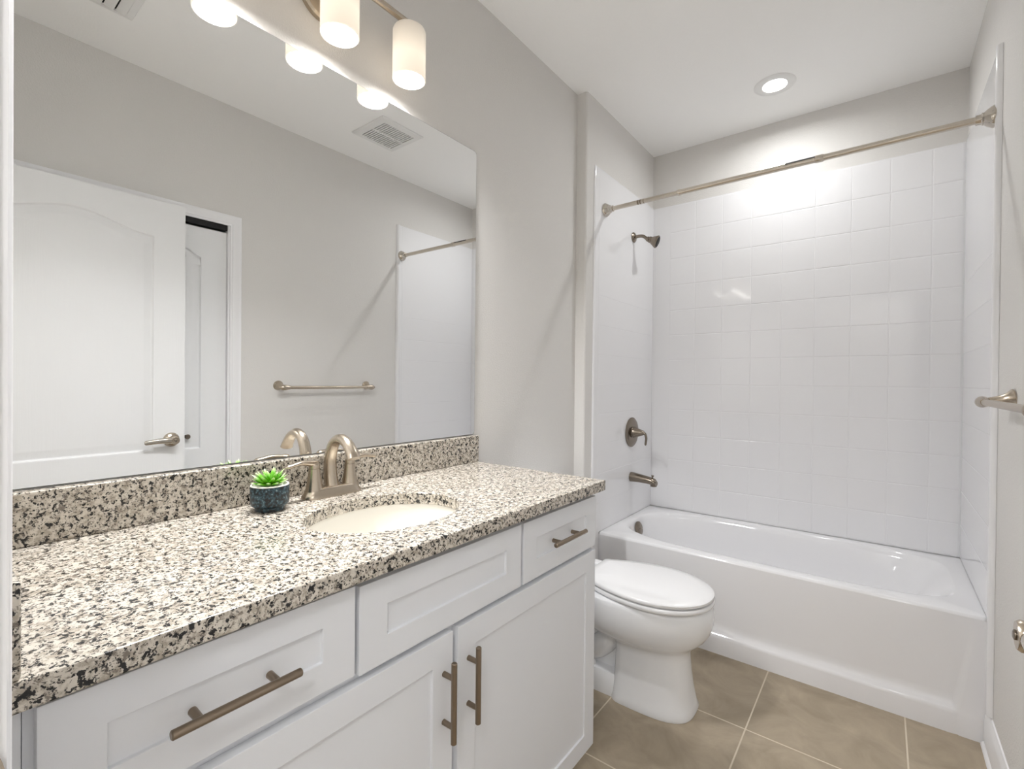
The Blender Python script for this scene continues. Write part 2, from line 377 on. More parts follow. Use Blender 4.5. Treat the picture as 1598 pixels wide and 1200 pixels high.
# ------------------------------------------------------------------ vanity cabinet
CX = .535; FX = .555; VY0, VY1 = YW + .002, 1.2115
SKY, SKX, SKA, SKB = .570, .325, .152, .195      # sink centre y, x and half axes
van = thing('vanity_cabinet', 'long white shaker vanity cabinet under the granite countertop', 'cabinet', (.28, .55, 0))
cb = MB()                                                     # open carcass: sides, back, floor, face frame
cb.box((.004, VY0 + .035, .10), (CX - .02, VY0 + .052, KZ - GT)).box((.004, VY1 - .018, .0985), (CX - .02, VY1, KZ - GT)).box((.004, VY1 - .018, .0), (CX - .105, VY1, .0985)).box((.004, VY0 + .052, .10), (.016, VY1 - .018, KZ - GT)).box((.016, VY0 + .052, .10), (CX - .02, VY1 - .018, .118))
for y0, y1 in ((VY0 + .035, VY0 + .07), (VY1 - .04, VY1), (.310, .350), (.798, .835), (.555, .598)):
    cb.box((CX - .02, y0, .0985 if y0 != .310 and y0 != .798 else .70), (CX, y1, KZ - GT if y0 != .555 else .74))
for z0, z1 in ((.0985, .13), (.705, .755), (.88, KZ - GT)): cb.box((CX - .0199, VY0 + .036, z0), (CX - .0001, VY1 - .001, z1))
cb.obj('carcass', M_cab, van, smooth=0)
MB().box((CX - .12, VY0 + .036, 0), (CX - .105, VY1 - .0005, .0985)).obj('toe_kick', M_cab, van, smooth=0)
MB().box((CX - .019, VY0, .0985), (CX + .004, VY0 + .034, KZ - GT)).obj('filler_strip', M_cab, van, smooth=0, bevel=.001)
def shaker(name, y0, y1, z0, z1, fr_y=.060, fr_z=.050, rec=.0058):
    m = MB(); c = lambda x, a=0, b=0: [(x, y0 + a, z0 + b), (x, y1 - a, z0 + b), (x, y1 - a, z1 - b), (x, y0 + a, z1 - b)]
    m.loft([c(CX + .0006), c(FX), c(FX, fr_y, fr_z), c(FX - rec, fr_y + .0005, fr_z + .0005)], True, True)
    return m.obj(name, M_cab, van, smooth=0, bevel=.0009, seg=2)
def pull(parent, ctr, axis, length):
    c = Vector(ctr); a = Vector((0, 1, 0)) if axis == 'y' else Vector((0, 0, 1)); r = .0062; m = MB(); off = .030
    h = length/2
    m.lathe([(r - .0015, -h), (r, -h + .0015), (r, h - .0015), (r - .0015, h)], c + Vector((off, 0, 0)), a, 24)
    for s in (-1, 1): m.lathe([(.0058, 0.0002), (.0052, off - .002)], c + a*s*length*.30, (1, 0, 0), 18)
    return m.obj('handle', M_bronze, parent, smooth=40)
D1 = shaker('drawer', -.068, .3265, .742, .898); pull(D1, (FX, .130, .8145), 'y', .168)
shaker('false_drawer_front', .3355, .8095, .736, .893)
D2 = shaker('drawer', .8195, 1.2065, .736, .893); pull(D2, (FX, 1.008, .8145), 'y', .168)
A1 = shaker('cabinet_door', -.068, .567, .099, .722, .057, .057); pull(A1, (FX, .541, .592), 'z', .168)
A2 = shaker('cabinet_door', .583, 1.2065, .099, .722, .057, .057); pull(A2, (FX, .616, .592), 'z', .168)

# granite: countertop with oval cut-out, backsplash, side splash
def counter():
    m = MB(); x0, x1, y0, y1, z1, z0 = .0015, KD, YW + .0015, KE, KZ, KZ - GT
    ang = sorted(set([2*pi*k/96 for k in range(96)] + [math.atan2(y - SKY, x - SKX) % (2*pi) for x in (x0, x1) for y in (y0, y1)]))
    outer, inner = [], []
    for a in ang:
        c, s = cos(a), sin(a); ts = []
        if c > 1e-9: ts.append((x1 - SKX)/c)
        if c < -1e-9: ts.append((x0 - SKX)/c)
        if s > 1e-9: ts.append((y1 - SKY)/s)
        if s < -1e-9: ts.append((y0 - SKY)/s)
        t = min(ts); outer.append((SKX + c*t, SKY + s*t))
        q = 1/math.sqrt((c/SKA)**2 + (s/SKB)**2); inner.append((SKX + c*q, SKY + s*q))
    R = lambda pl, z: [(x, y, z) for x, y in pl]
    m.loft([R(inner, z1), R(outer, z1), R(outer, z0), R(inner, z0), R(inner, z1)], False, False)
    n = len(ang); m.v = m.v[:4*n]; m.f = [tuple(i if i < 4*n else i - 4*n for i in f) for f in m.f]
    return m
ct = thing('countertop', 'speckled granite countertop with an oval sink cut-out', 'countertop', (.28, .55, KZ - GT))
counter().obj('granite_slab', M_gran, ct, smooth=0, bevel=.003, seg=3)
MB().box((.0015, YW + .033, KZ + .0003), (.0285, KE, 1.0425)).obj('backsplash', M_gran, ct, smooth=0, bevel=.003, seg=3)
MB().box((.0015, YW + .0015, KZ + .0003), (KD - .004, YW + .0325, 1.0425)).obj('side_splash', M_gran, ct, smooth=0, bevel=.003, seg=3)

# undermount sink
def sink():
    m = MB(); N = 72; z0 = KZ - GT - .0005
    def ring(f, z): return [(SKX + (SKA + .006)*f*cos(2*pi*k/N), SKY + (SKB + .006)*f*sin(2*pi*k/N), z) for k in range(N)]
    prof = [(1.09, z0), (1.0, z0), (.985, z0 - .012), (.95, z0 - .045), (.88, z0 - .085), (.76, z0 - .115), (.55, z0 - .134), (.32, z0 - .142), (.14, z0 - .145)]
    rings = [ring(f, z) for f, z in prof] + [ring(f, z - .008) for f, z in reversed(prof)]
    m.loft(rings, False, False); return m
sk = thing('sink_basin', 'cream oval undermount sink basin set under the countertop', 'sink', (SKX, SKY, KZ - GT - .15))
sink().obj('basin', M_cream, sk, smooth=50)
MB().lathe([(.0, -.010), (.030, -.010), (.030, .001), (.026, .003), (.018, .001), (0, .002)], (SKX, SKY, KZ - GT - .145), (0, 0, 1), 32).obj('drain', M_nick, sk)

# faucet
FXC, FYC = .082, .574
fa = thing('faucet', 'brushed nickel two handle centerset faucet behind the sink', 'faucet', (FXC, FYC, KZ))
fb = MB()
def stadium(hl, r, z, n=14):
    out = []
    for k in range(n + 1): a = pi*k/n; out.append((FXC + r*cos(a), FYC + hl + r*sin(a), z))
    for k in range(n + 1): a = pi + pi*k/n; out.append((FXC + r*cos(a), FYC - hl + r*sin(a), z))
    return out
Z = KZ + .0004
fb.loft([stadium(.056, .030, Z), stadium(.056, .030, Z + .005), stadium(.054, .027, Z + .010), stadium(.053, .0235, Z + .019), stadium(.053, .021, Z + .024), stadium(.053, .019, Z + .0255)])
fb.obj('base_plate', M_nick, fa, smooth=45)
for s in (-1, 1):
    yy = FYC + s*.0535
    hd = MB().lathe([(.0265, .004), (.0245, .014), (.021, .028), (.0175, .048), (.0150, .068), (.0140, .078)], (FXC, yy, KZ), (0, 0, 1), 32).obj('handle_base', M_nick, fa)
    hb = MB(); hb.lathe([(.0138, .0785), (.0138, .086), (.0125, .093), (.008, .099), (0, .101)], (FXC, yy, KZ), (0, 0, 1), 32)
    p = bez([(FXC, yy - s*.004, KZ + .090), (FXC + .002, yy + s*.018, KZ + .0945), (FXC + .004, yy + s*.042, KZ + .0975), (FXC + .006, yy + s*.068, KZ + .0935), (FXC + .007, yy + s*.086, KZ + .091)], 7)
    n = len(p); hb.tube(p, [(.0118 if k < 4 else .0118 - .002*sin(pi*k/n) if k < n - 4 else lerp(.0105, .002, (k - n + 5)/4)) for k in range(n)], 18, [lerp(.9, .55, min(1, k/(n*.6))) for k in range(n)])
    hb.obj('lever', M_nick, hd, smooth=50)
sp = bez([(FXC - .004, FYC, KZ + .022), (FXC - .011, FYC, KZ + .060), (FXC - .010, FYC, KZ + .105), (FXC + .008, FYC, KZ + .142), (FXC + .038, FYC, KZ + .155), (FXC + .068, FYC, KZ + .146), (FXC + .090, FYC, KZ + .124), (FXC + .100, FYC, KZ + .108)], 8)
n = len(sp)
spo = MB().tube(sp, [lerp(.0190, .0145, min(1, k/(n*.5))) if k < n*.62 else lerp(.0145, .0195, (k/n - .62)/.38) for k in range(n)], 24, [lerp(1, .92, k/n) if k < n*.6 else lerp(.95, .62, (k/n - .6)/.4) for k in range(n)], upv=(1, 0, 0)).obj('spout', M_nick, fa, smooth=50)
lr = MB(); lr.lathe([(.003, .02), (.003, .088), (.0035, .090), (.007, .095), (.0075, .100), (.005, .105), (0, .106)], (FXC - .034 + .006, FYC, KZ), (0, 0, 1), 20); lr.obj('lift_rod', M_nick, fa)

# ------------------------------------------------------------------ potted succulent
PX, PY = .108, .392
pt = thing('potted_succulent', 'small green succulent in a blue-black speckled pot on the granite counter', 'plant', (PX, PY, KZ))
pm = MB().lathe([(0, 0.0005), (.031, 0.0005), (.033, .002), (.033, .009), (.041, .014), (.0425, .018), (.043, .058), (.0425, .060)], (PX, PY, KZ), (0, 0, 1), 56, True, False)
po = pm.obj('pot', M_pot, pt)
MB().lathe([(.0425, .0598), (.0415, .0622), (.0385, .0622), (.0375, .056), (.0375, .05), (0, .05)], (PX, PY, KZ), (0, 0, 1), 56, False, True).obj('pot_rim', M_grv, po)
MB().lathe([(.0374, .0502), (.036, .054), (.02, .058), (0, .06)], (PX, PY, KZ), (0, 0, 1), 40, False, True).obj('gravel', M_grv, pt)
lf = MB(); tips = []
def leaf(az, el, L, wd):
    ca, sa = cos(az), sin(az); base = Vector((PX + .004*ca, PY + .004*sa, KZ + .056))
    d = Vector((ca*cos(el), sa*cos(el), sin(el))); side = Vector((-sa, ca, 0)); nn = d.cross(side)*-1
    rings = []
    for k, (t, wv) in enumerate(((0, .55), (.2, .85), (.40, 1.0), (.60, .86), (.80, .55), (.93, .22), (1.0, .03))):
        c = base + d*L*t + nn*(.10*L*t*t)
        rings.append([c + side*wd*wv*cos(2*pi*j/8) + nn*wd*.42*wv*sin(2*pi*j/8) for j in range(8)]); tips.extend([t]*8)
    lf.loft(rings)
for ring_, (cnt, el, L, wd) in enumerate(((11, .50, .043, .0072), (10, .78, .046, .0072), (8, 1.05, .047, .0066), (5, 1.30, .042, .0055))):
    for k in range(cnt): leaf(2*pi*(k + .5*(ring_ % 2) + random.uniform(-.15, .15))/cnt, el + random.uniform(-.08, .08), L*random.uniform(.92, 1.08), wd)
fo = lf.obj('foliage', M_leaf, pt, smooth=60)
at = fo.data.attributes.new('tip', 'FLOAT', 'POINT')
for i, t in enumerate(tips): at.data[i].value = t

# ------------------------------------------------------------------ vanity light (three opal shades on a bar)
LX, LZ = .098, 2.188; LY = (.337, .577, .817)
vl = thing('vanity_light', 'three shade brushed nickel vanity light on the wall above the mirror', 'wall light', (0, LY[1], 2.33))
MB().lathe([(.066, .0005), (.066, .014), (.060, .020), (.0, .022)], (0, LY[1], 2.335), (1, 0, 0), 56).obj('backplate', M_nick, vl)
MB().lathe([(.011, .02), (.011, LX)], (0, LY[1], 2.362), (1, 0, 0), 24).obj('arm', M_nick, vl)
MB().lathe([(.0085, -.002), (.010, 0), (.010, LY[2] - LY[0] + .06), (.0085, LY[2] - LY[0] + .062)], (LX, LY[0] - .03, 2.362), (0, 1, 0), 24).obj('bar', M_nick, vl)
for y in LY:
    R_ = .0505; h = .158
    s_ = MB().lathe([(R_ - .003, 0), (R_, .0015), (R_, h - .010), (R_ - .003, h - .003), (R_ - .012, h), (.016, h), (.016, h - .004), (R_ - .012, h - .004), (R_ - .004, h - .012), (R_ - .004, .002)], (LX, y, LZ), (0, 0, 1), 56, False, False)
    s_.loft([[(LX + r2*cos(2*pi*k/56), y + r2*sin(2*pi*k/56), LZ + z2) for k in range(56)] for r2, z2 in ((R_ - .004, .002), (R_ - .003, 0))], False, False)
    so = s_.obj('lamp_shade', M_shade, vl, smooth=50)
    MB().lathe([(.0, .0), (.0455, 0), (.046, .002), (0, .004)], (LX, y, LZ + .004), (0, 0, 1), 48).obj('diffuser', M_bulb, so)
    MB().lathe([(.0155, h - .010), (.0155, h + .006), (.012, h + .012)], (LX, y, LZ), (0, 0, 1), 24).obj('socket_cap', M_nick, vl)
    l = bpy.data.lights.new('bulb_light', 'AREA'); l.shape = 'DISK'; l.size = .088; l.energy = BULB_W; l.color = (.99, .99, 1); l.spread = math.radians(148)
    lo = bpy.data.objects.new('bulb_light', l); COL.objects.link(lo); lo.location = (LX, y, LZ + .0028); attach(lo, vl)

# ------------------------------------------------------------------ ceiling fittings
def can_light(x, y, label, watts):
    t = thing('recessed_downlight', label, 'ceiling light', (x, y, CEIL))
    MB().lathe([(.054, -.003), (.056, -.006), (.070, -.0065), (.090, -.004), (.094, -.0005), (.054, -.0005)], (x, y, CEIL), (0, 0, 1), 56, False, False).obj('trim_ring', M_vent, t)
    MB().lathe([(0, -.0045), (.0525, -.0045), (.0525, -.001), (0, -.001)], (x, y, CEIL), (0, 0, 1), 48).obj('lens', M_lens, t)
    l = bpy.data.lights.new('downlight_lamp', 'AREA'); l.shape = 'DISK'; l.size = .07; l.energy = watts; l.spread = math.radians(168); l.color = (.99, 1, 1)
    lo = bpy.data.objects.new('downlight_lamp', l); COL.objects.link(lo); lo.location = (x, y, CEIL - .010); attach(lo, t)
can_light(.832, 2.533, 'small round recessed downlight in the ceiling above the tub', DOWN_W)
def hall_fill_light(x, y):  # invented hall lamp, added to brighten the bathroom through the doorway
    t = thing('added_hall_light', 'added round ceiling fill light, unseen in the hall behind the camera', 'ceiling light', (x, y, CEIL))
    MB().lathe([(.0, -.001), (.21, -.001), (.21, -.03), (.20, -.034), (.195, -.03)], (x, y, CEIL), (0, 0, 1), 56, False, False).obj('pan', M_nick, t)
    MB().lathe([(.195, -.030), (.19, -.05), (.15, -.07), (.08, -.082), (0, -.086)], (x, y, CEIL), (0, 0, 1), 56, False, True).obj('glass_dome', M_lens, t)
    l = bpy.data.lights.new('hall_fill_lamp', 'POINT'); l.energy = HALL_FILL_W; l.color = (.98, .99, 1); l.shadow_soft_size = .15
    lo = bpy.data.objects.new('hall_fill_lamp', l); COL.objects.link(lo); lo.location = (x, y, CEIL - .25); attach(lo, t)
hall_fill_light(1.55, -1.0)

def fan():
    cx, cy, z = 1.135, 1.675, CEIL; t = thing('exhaust_fan', 'square white slatted exhaust fan grille on the ceiling, seen in the mirror', 'vent', (cx, cy, z))
    a, b = .112, .150
    sq = lambda h, zz: [(cx - h, cy - h, zz), (cx + h, cy - h, zz), (cx + h, cy + h, zz), (cx - h, cy + h, zz)]
    MB().loft([sq(b, z - .0005), sq(b, z - .006), sq(b - .008, z - .012), sq(a, z - .014), sq(a, z - .0005)], False, False).obj('frame', M_vent, t, smooth=0)
    MB().loft([sq(a, z - .0006), sq(a, z - .0025)]).obj('backing', M_ventdark, t, smooth=0)
    g = MB(); n = 14
    for k in range(n + 1):
        yy = cy - a + 2*a*k/n; g.box((cx - a, yy - .0042, z - .0138), (cx + a, yy + .0042, z - .0085))
    g.box((cx - .005, cy - a, z - .0139), (cx + .005, cy + a, z - .006)); g.obj('slats', M_vent, t, smooth=0)
fan()
def register():
    x0, x1, y0, y1, z = .93, 1.243, .20, .447, CEIL; t = thing('air_register', 'white louvred supply air register in the ceiling, seen at the mirror top edge', 'vent', ((x0 + x1)/2, (y0 + y1)/2, z))
    q = lambda i, zz: [(x0 + i, y0 + i, zz), (x1 - i, y0 + i, zz), (x1 - i, y1 - i, zz), (x0 + i, y1 - i, zz)]
    MB().loft([q(0, z - .0005), q(.003, z - .004), q(.028, z - .009), q(.028, z - .0005)], False, False).obj('frame', M_vent, t, smooth=0)
    MB().loft([q(.028, z - .0006), q(.028, z - .002)]).obj('backing', M_ventdark, t, smooth=0)
    g = MB(); n = 5
    for k in range(n):
        yy = y0 + .045 + (y1 - y0 - .09)*k/(n - 1)
        g.loft([[(x0 + .028, yy - .016, z - .004), (x0 + .028, yy + .014, z - .013), (x0 + .028, yy + .0155, z - .0118), (x0 + .028, yy - .0145, z - .0028)],
                [(x1 - .028, yy - .016, z - .004), (x1 - .028, yy + .014, z - .013), (x1 - .028, yy + .0155, z - .0118), (x1 - .028, yy - .0145, z - .0028)]])
    g.obj('louvres', M_vent, t, smooth=0)
register()

# ------------------------------------------------------------------ bathtub
def superell(cx, cy, a, b, e, n=96, ph=0):
    out = []
    for k in range(n):
        t = 2*pi*k/n; c, s = cos(t), sin(t)
        out.append((cx + a*math.copysign(abs(c)**(2/e), c), cy + b*math.copysign(abs(s)**(2/e), s)))
    return out
tx0, tx1, ty0, ty1 = BX + .001, WX - .001, YT, YB - .001
tub = thing('bathtub', 'white alcove bathtub with a recessed apron under the tiled surround', 'bathtub', ((tx0 + tx1)/2, (ty0 + ty1)/2, 0))
def tub_mesh():
    m = MB(); N = 128
    bx0, bx1, by0, by1 = BX + .062, WX - .075, YT + .066, YB - .060
    def outline(i, z, l=0, r_=0, e=4.0):      # basin outline: rounder at the drain (left) end
        x0, x1, y0, y1 = bx0 + i + l, bx1 - i - r_, by0 + i, by1 - i; cy = (y0 + y1)/2; out = []
        for k in range(N):
            t = 2*pi*k/N; c, s = cos(t), sin(t); ex = 5.0 if c > 0 else 2.6
            mid = lerp(x0, x1, .42)
            ax = (x1 - mid) if c > 0 else (mid - x0)
            out.append((mid + ax*math.copysign(abs(c)**(2/ex), c), cy + (y1 - y0)/2*math.copysign(abs(s)**(2/(ex if c > 0 else 3.4)), s), z))
        return out
    def rect_pts(z, inn=0):
        o = outline(0, z); cx, cy = (tx0 + tx1)/2, (ty0 + ty1)/2; out = []
        # match each outline vertex to the outer rectangle (by the larger normalised coordinate)
        hx, hy = (tx1 - tx0)/2 - inn, (ty1 - ty0)/2 - inn
        for x, y, _ in o:
            u, v = (x - (bx0 + bx1)/2)/((bx1 - bx0)/2), (y - (by0 + by1)/2)/((by1 - by0)/2); k = max(abs(u), abs(v))
            out.append((cx + hx*u/k, cy + hy*v/k, z))
        return out
    rings = [rect_pts(TZ - .012), rect_pts(TZ - .003, .003), rect_pts(TZ, .010), outline(-.012, TZ), outline(-.004, TZ - .002), outline(.004, TZ - .010), outline(.012, TZ - .03, .0, .02),
             outline(.022, TZ - .12, .01, .07), outline(.035, TZ - .24, .02, .15), outline(.055, TZ - .315, .035, .21), outline(.10, TZ - .345, .05, .24), outline(.2, TZ - .352, .2, .3)]
    m.loft(rings, False, True); return m
tub_mesh().obj('basin', M_acryl, tub, smooth=50)
def apron():
    m = MB(); us = [tx0, 1.470, 1.500, tx1]; 
    # columns of the apron section: (y offset, z); recess deepens towards the foot and ends in a ledge
    def col(x, k): return [(x, YT + o*k + .0, z) for o, z in ((.0, TZ - .012), (.0, .40), (.006, .30), (.017, .135), (.018, .112), (.012, .096), (.001, .086), (-.003, .080), (-.004, .072), (-.004, 0))]
    def colf(x): return [(x, YT + o, z) for o, z in ((.0, TZ - .012), (.0, .40), (.0, .30), (.0, .135), (.0, .112), (-.001, .096), (-.002, .086), (-.003, .080), (-.004, .072), (-.004, 0))]
    cols = [col(tx0, 1), col(.6, 1), col(1.2, 1), col(1.482, 1), col(1.488, .9), col(1.496, .35), col(1.502, .06), colf(1.508), colf(tx1)]
    # the right hand edge of the recess leans outwards towards the top
    lean = lambda p, k: (p[0] + max(0, p[2] - .09)*.16*k, p[1], p[2])
    for i in range(3, 8): cols[i] = [lean(p, 1) for p in cols[i]]
    back = [[(p[0], YT + .03, p[2]) for p in c] for c in cols]
    m.loft(cols, False, False, closed=False)
    m.loft([[(c[-1][0], c[-1][1], 0) for c in cols], [(c[-1][0], YT + .03, 0) for c in cols]], False, False, closed=False)
    m.loft([cols[-1], back[-1]], False, False, closed=False)
    return m
apron().obj('apron', M_acryl, tub, smooth=50)
ov = MB().lathe([(0, .0), (.043, .0), (.043, .008), (.037, .013), (.010, .015), (0, .015)], (BX + .083, 2.535, .388), (1, 0, .22), 40)
ovp = ov.obj('overflow_plate', M_nickd, tub)
MB().box((BX + .096, 2.531, .392), (BX + .112, 2.539, .395)).obj('trip_lever', M_chrome, ovp, smooth=0, bevel=.001)
MB().lathe([(0, 0), (.036, 0), (.036, .003), (.025, .005), (0, .003)], (.36, 2.55, .0905), (0, 0, 1), 32).obj('drain', M_nickd, tub)

# ------------------------------------------------------------------ tiled surround
sur = thing('tub_surround', 'glossy white tile pattern tub surround on three walls', 'shower surround', ((tx0 + tx1)/2, YB, TZ))
PT = .008
def tile_panel(name, place, us, vs, box, extra=None, g=.0016, h=.0012):
    """flat panel with raised square tiles; place(u, v, d)"""
    m = MB(); u0, u1, v0, v1 = box
    c = [(u0, v0), (u1, v0), (u1, v1), (u0, v1)]
    m.loft([[place(u, v, .0006) for u, v in c], [place(u, v, PT) for u, v in c]])
    r = .0022
    for i in range(len(us) - 1):
        for j in range(len(vs) - 1):
            a, b, p, q = us[i] + g, us[i+1] - g, vs[j] + g, vs[j+1] - g
            if b - a < .012 or q - p < .012: continue
            R4 = lambda k, d: [place(a + k, p + k, d), place(b - k, p + k, d), place(b - k, q - k, d), place(a + k, q - k, d)]
            m.loft([R4(0, PT - .0004), R4(.0006, PT + h*.6), R4(r, PT + h)], False, True)
    if extra: extra(m)
    return m.obj(name, M_acryl, sur, smooth=0)
LZ_ = [TZ + .004, .601, .760, .919, 1.082, 1.243, 1.403, 1.562, 1.722, 1.884, 2.055, 2.224, ST - .004]
LXs = [.178, .337, .498, .659, .817, .977, 1.138, 1.298, 1.458, WX - .012]
tile_panel('back_panel', lambda u, v, d: (u, YB - d, v), LXs, LZ_, (BX + .001, WX - .001, TZ + .0005, ST))
yl = [YB - .022 - .160*k for k in range(5)][::-1]
yl = [YS + .050, YB - .022]; LZs = [z for z in LZ_ if z < 1.75] + [ST - .004]
def edge_bead(x, s):
    def f(m): m.tube([(x, YS + .013, TZ + .001 if False else .135), (x, YS + .013, ST - .012), (x, YS + .016, ST - .003)], [.0125, .0125, .005], 16)
    return f
lp = tile_panel('left_panel', lambda u, v, d: (BX + d, u, v), yl, LZs, (YT + .001, YB - .0095, TZ + .0005, ST), g=.0010, h=.0005)
rp = tile_panel('right_panel', lambda u, v, d: (WX - d, u, v), yl, LZs, (YT + .001, YB - .0095, TZ + .0005, ST), g=.0012, h=.0007)
def flange(name, x, s, z0, bead):
    m = MB(); P = [(YT + .0005, .0006), (YT + .0005, PT), (YS + .034, PT), (YS + .026, PT + .004*bead), (YS + .014, PT + .006*bead), (YS + .006, PT + .003*bead), (YS, PT*.4), (YS, .0006)]
    m.loft([[(x + s*d, y, z) for y, d in P] for z in (z0, ST)]); return m.obj(name, M_acryl, sur, smooth=50)
flange('edge_strip', BX, 1, .14, 0.0); flange('edge_strip', WX, -1, .135, 1.6)

# ------------------------------------------------------------------ shower fittings
PYY = 2.592; PXL = BX + PT + .0016
sh = thing('shower_fixture', 'brushed nickel shower head on a bent arm, high on the left tub wall', 'shower head', (PXL, PYY, 2.138))
MB().lathe([(0, 0), (.031, 0), (.031, .003), (.024, .010), (.012, .014), (0, .015)], (PXL, PYY, 2.138), (1, 0, 0), 40).obj('flange', M_nickd, sh)
ap = bez([(PXL + .008, PYY, 2.138), (PXL + .035, PYY, 2.140), (PXL + .062, PYY, 2.134), (PXL + .086, PYY, 2.114)], 8)
MB().tube(ap, .0095, 18).obj('arm', M_nickd, sh)
hd_ = Vector((.90, .18, -.40)).normalized(); h0 = Vector((PXL + .083, PYY, 2.1165))
MB().lathe([(0, 0), (.012, .0), (.015, .006), (.015, .014), (.0185, .018), (.0185, .030), (.022, .034), (.034, .056), (.0375, .062), (.0375, .068), (.034, .070), (.0, .069)], h0, hd_, 40).obj('head', M_nickd, sh)
MB().lathe([(0, .0695), (.031, .0705), (.029, .072), (0, .0725)], h0, hd_, 36).obj('spray_face', M_black, sh)

va = thing('shower_valve', 'round brushed nickel shower valve with a curved lever handle', 'shower valve', (PXL, PYY, .952))
MB().lathe([(0, 0), (.090, 0), (.090, .004), (.084, .009), (.060, .011), (.034, .012), (.030, .018), (0, .018)], (PXL, PYY, .952), (1, 0, 0), 56).obj('escutcheon', M_nickd, va)
hb = MB().lathe([(.0, .017), (.034, .017), (.033, .024), (.026, .042), (.019, .060), (.015, .074), (.011, .080), (0, .081)], (PXL, PYY, .952), (1, 0, 0), 36)
vp = bez([(PXL + .070, PYY, .955), (PXL + .086, PYY, .948), (PXL + .094, PYY, .925), (PXL + .092, PYY, .898), (PXL + .090, PYY, .878)], 8); n = len(vp)
hb.tube(vp, [lerp(.013, .010, k/n) if k < n - 2 else .006 for k in range(n)], 16, .55, upv=(1, 0, 0))
hb.obj('lever_handle', M_nickd, va, smooth=50)

ts = thing('tub_spout', 'brushed nickel tub spout with diverter knob below the shower valve', 'tub spout', (PXL, PYY, .680))
sec = lambda x, zc, hy, hz: [(PXL + x, PYY + hy*cos(2*pi*k/28), zc + hz*(sin(2*pi*k/28))) for k in range(28)]
MB().loft([sec(0, .680, .031, .029), sec(.012, .680, .031, .029), sec(.06, .677, .028, .025), sec(.105, .673, .0265, .0225), sec(.132, .669, .026, .022), sec(.150, .664, .024, .021), sec(.160, .657, .020, .014)]).lathe([(.019, 0), (.0185, .012), (.014, .012)], (PXL + .142, PYY, .652), (0, 0, -1), 24).obj('spout_body', M_nickd, ts, smooth=50)
MB().lathe([(.004, 0), (.004, .008), (.0085, .011), (.0085, .015), (.006, .017), (0, .017)], (PXL + .136, PYY, .688), (0, 0, 1), 20).obj('diverter_knob', M_nickd, ts)

# shower curtain rod
ra, rb = Vector((PXL - .002, 2.213, 2.194)), Vector((WX - PT*1.35, 2.142, 2.178)); rd = (rb - ra).normalized(); RL = (rb - ra).length
rod = thing('shower_curtain_rod', 'brushed nickel telescoping shower curtain rod spanning the tub opening', 'curtain rod', (ra.x, ra.y, ra.z))
for q, d in ((ra, rd), (rb, -rd)):
    MB().lathe([(0, .0004), (.036, .0004), (.037, .006), (.033, .014), (.026, .024), (.021, .029), (.021, .034), (.0175, .037), (.0165, .050), (.0, .050)], q, d, 40).obj('end_flange', M_chrome, rod)
fr = lambda x: (x - ra.x)/RL
MB().lathe([(.0118, .05), (.0118, RL*.30)], ra, rd, 28).obj('inner_tube', M_rod, rod)
sl = MB().lathe([(.0118, RL*.268), (.0155, RL*.269), (.0155, RL*.277), (.013, RL*.279), (.013, RL*.650), (.0150, RL*.651), (.0150, RL*.668), (.013, RL*.670)], ra, rd, 28)
sl.obj('outer_tube', M_rod, rod)
MB().lathe([(.0125, RL*.669), (.0125, RL - .05)], ra, rd, 28).obj('end_tube', M_rod, rod)
for f0, f1 in ((.128, .133), (.137, .141), (.150, .152)):
    MB().lathe([(.0119, RL*f0), (.0121, RL*f0 + .0002), (.0121, RL*f1), (.0119, RL*f1 + .0002)], ra, rd, 20).obj('print_mark', M_bronze, rod)
# dark slot cut along the sleeve, facing the room
sm = MB(); dv = Vector((0, -.80, .60)); sv = rd.cross(dv).normalized()
q0, q1 = ra + rd*RL*.578, ra + rd*RL*.652
sm.loft([[q + dv*.0128 + sv*.0042, q + dv*.0128 - sv*.0042, q + dv*.0136 - sv*.004, q + dv*.0136 + sv*.004] for q in (q0, q1)]); sm.obj('slot', M_black, rod, smooth=0)

# towel bar on the right wall
tb = thing('towel_bar', 'brushed nickel towel bar mounted on the right wall', 'towel bar', (WX, 1.54, 1.213))
BZ, BXo = 1.206, WX - .068
MB().tube([(BXo, 1.235, BZ), (BXo, 1.845, BZ)], .0095, 24).obj('bar', M_nick, tb)
for y, s in ((1.235, -1), (1.845, 1)):
    b = MB().lathe([(0, .0004), (.029, .0004), (.0295, .004), (.026, .008), (.020, .016), (.0145, .032), (.0120, .050), (.0120, .070)], (WX + .001, y, BZ + .012), (-.068, 0, -.012), 36)
    b.lathe([(.0, -.040), (.0105, -.040), (.012, -.036), (.0115, -.030), (.0165, -.010), (.0175, .004), (.014, .012), (.006, .026), (.0, .031)], (BXo, y, BZ), (0, s, 0), 32)
    b.obj('post', M_nick, tb, smooth=45)

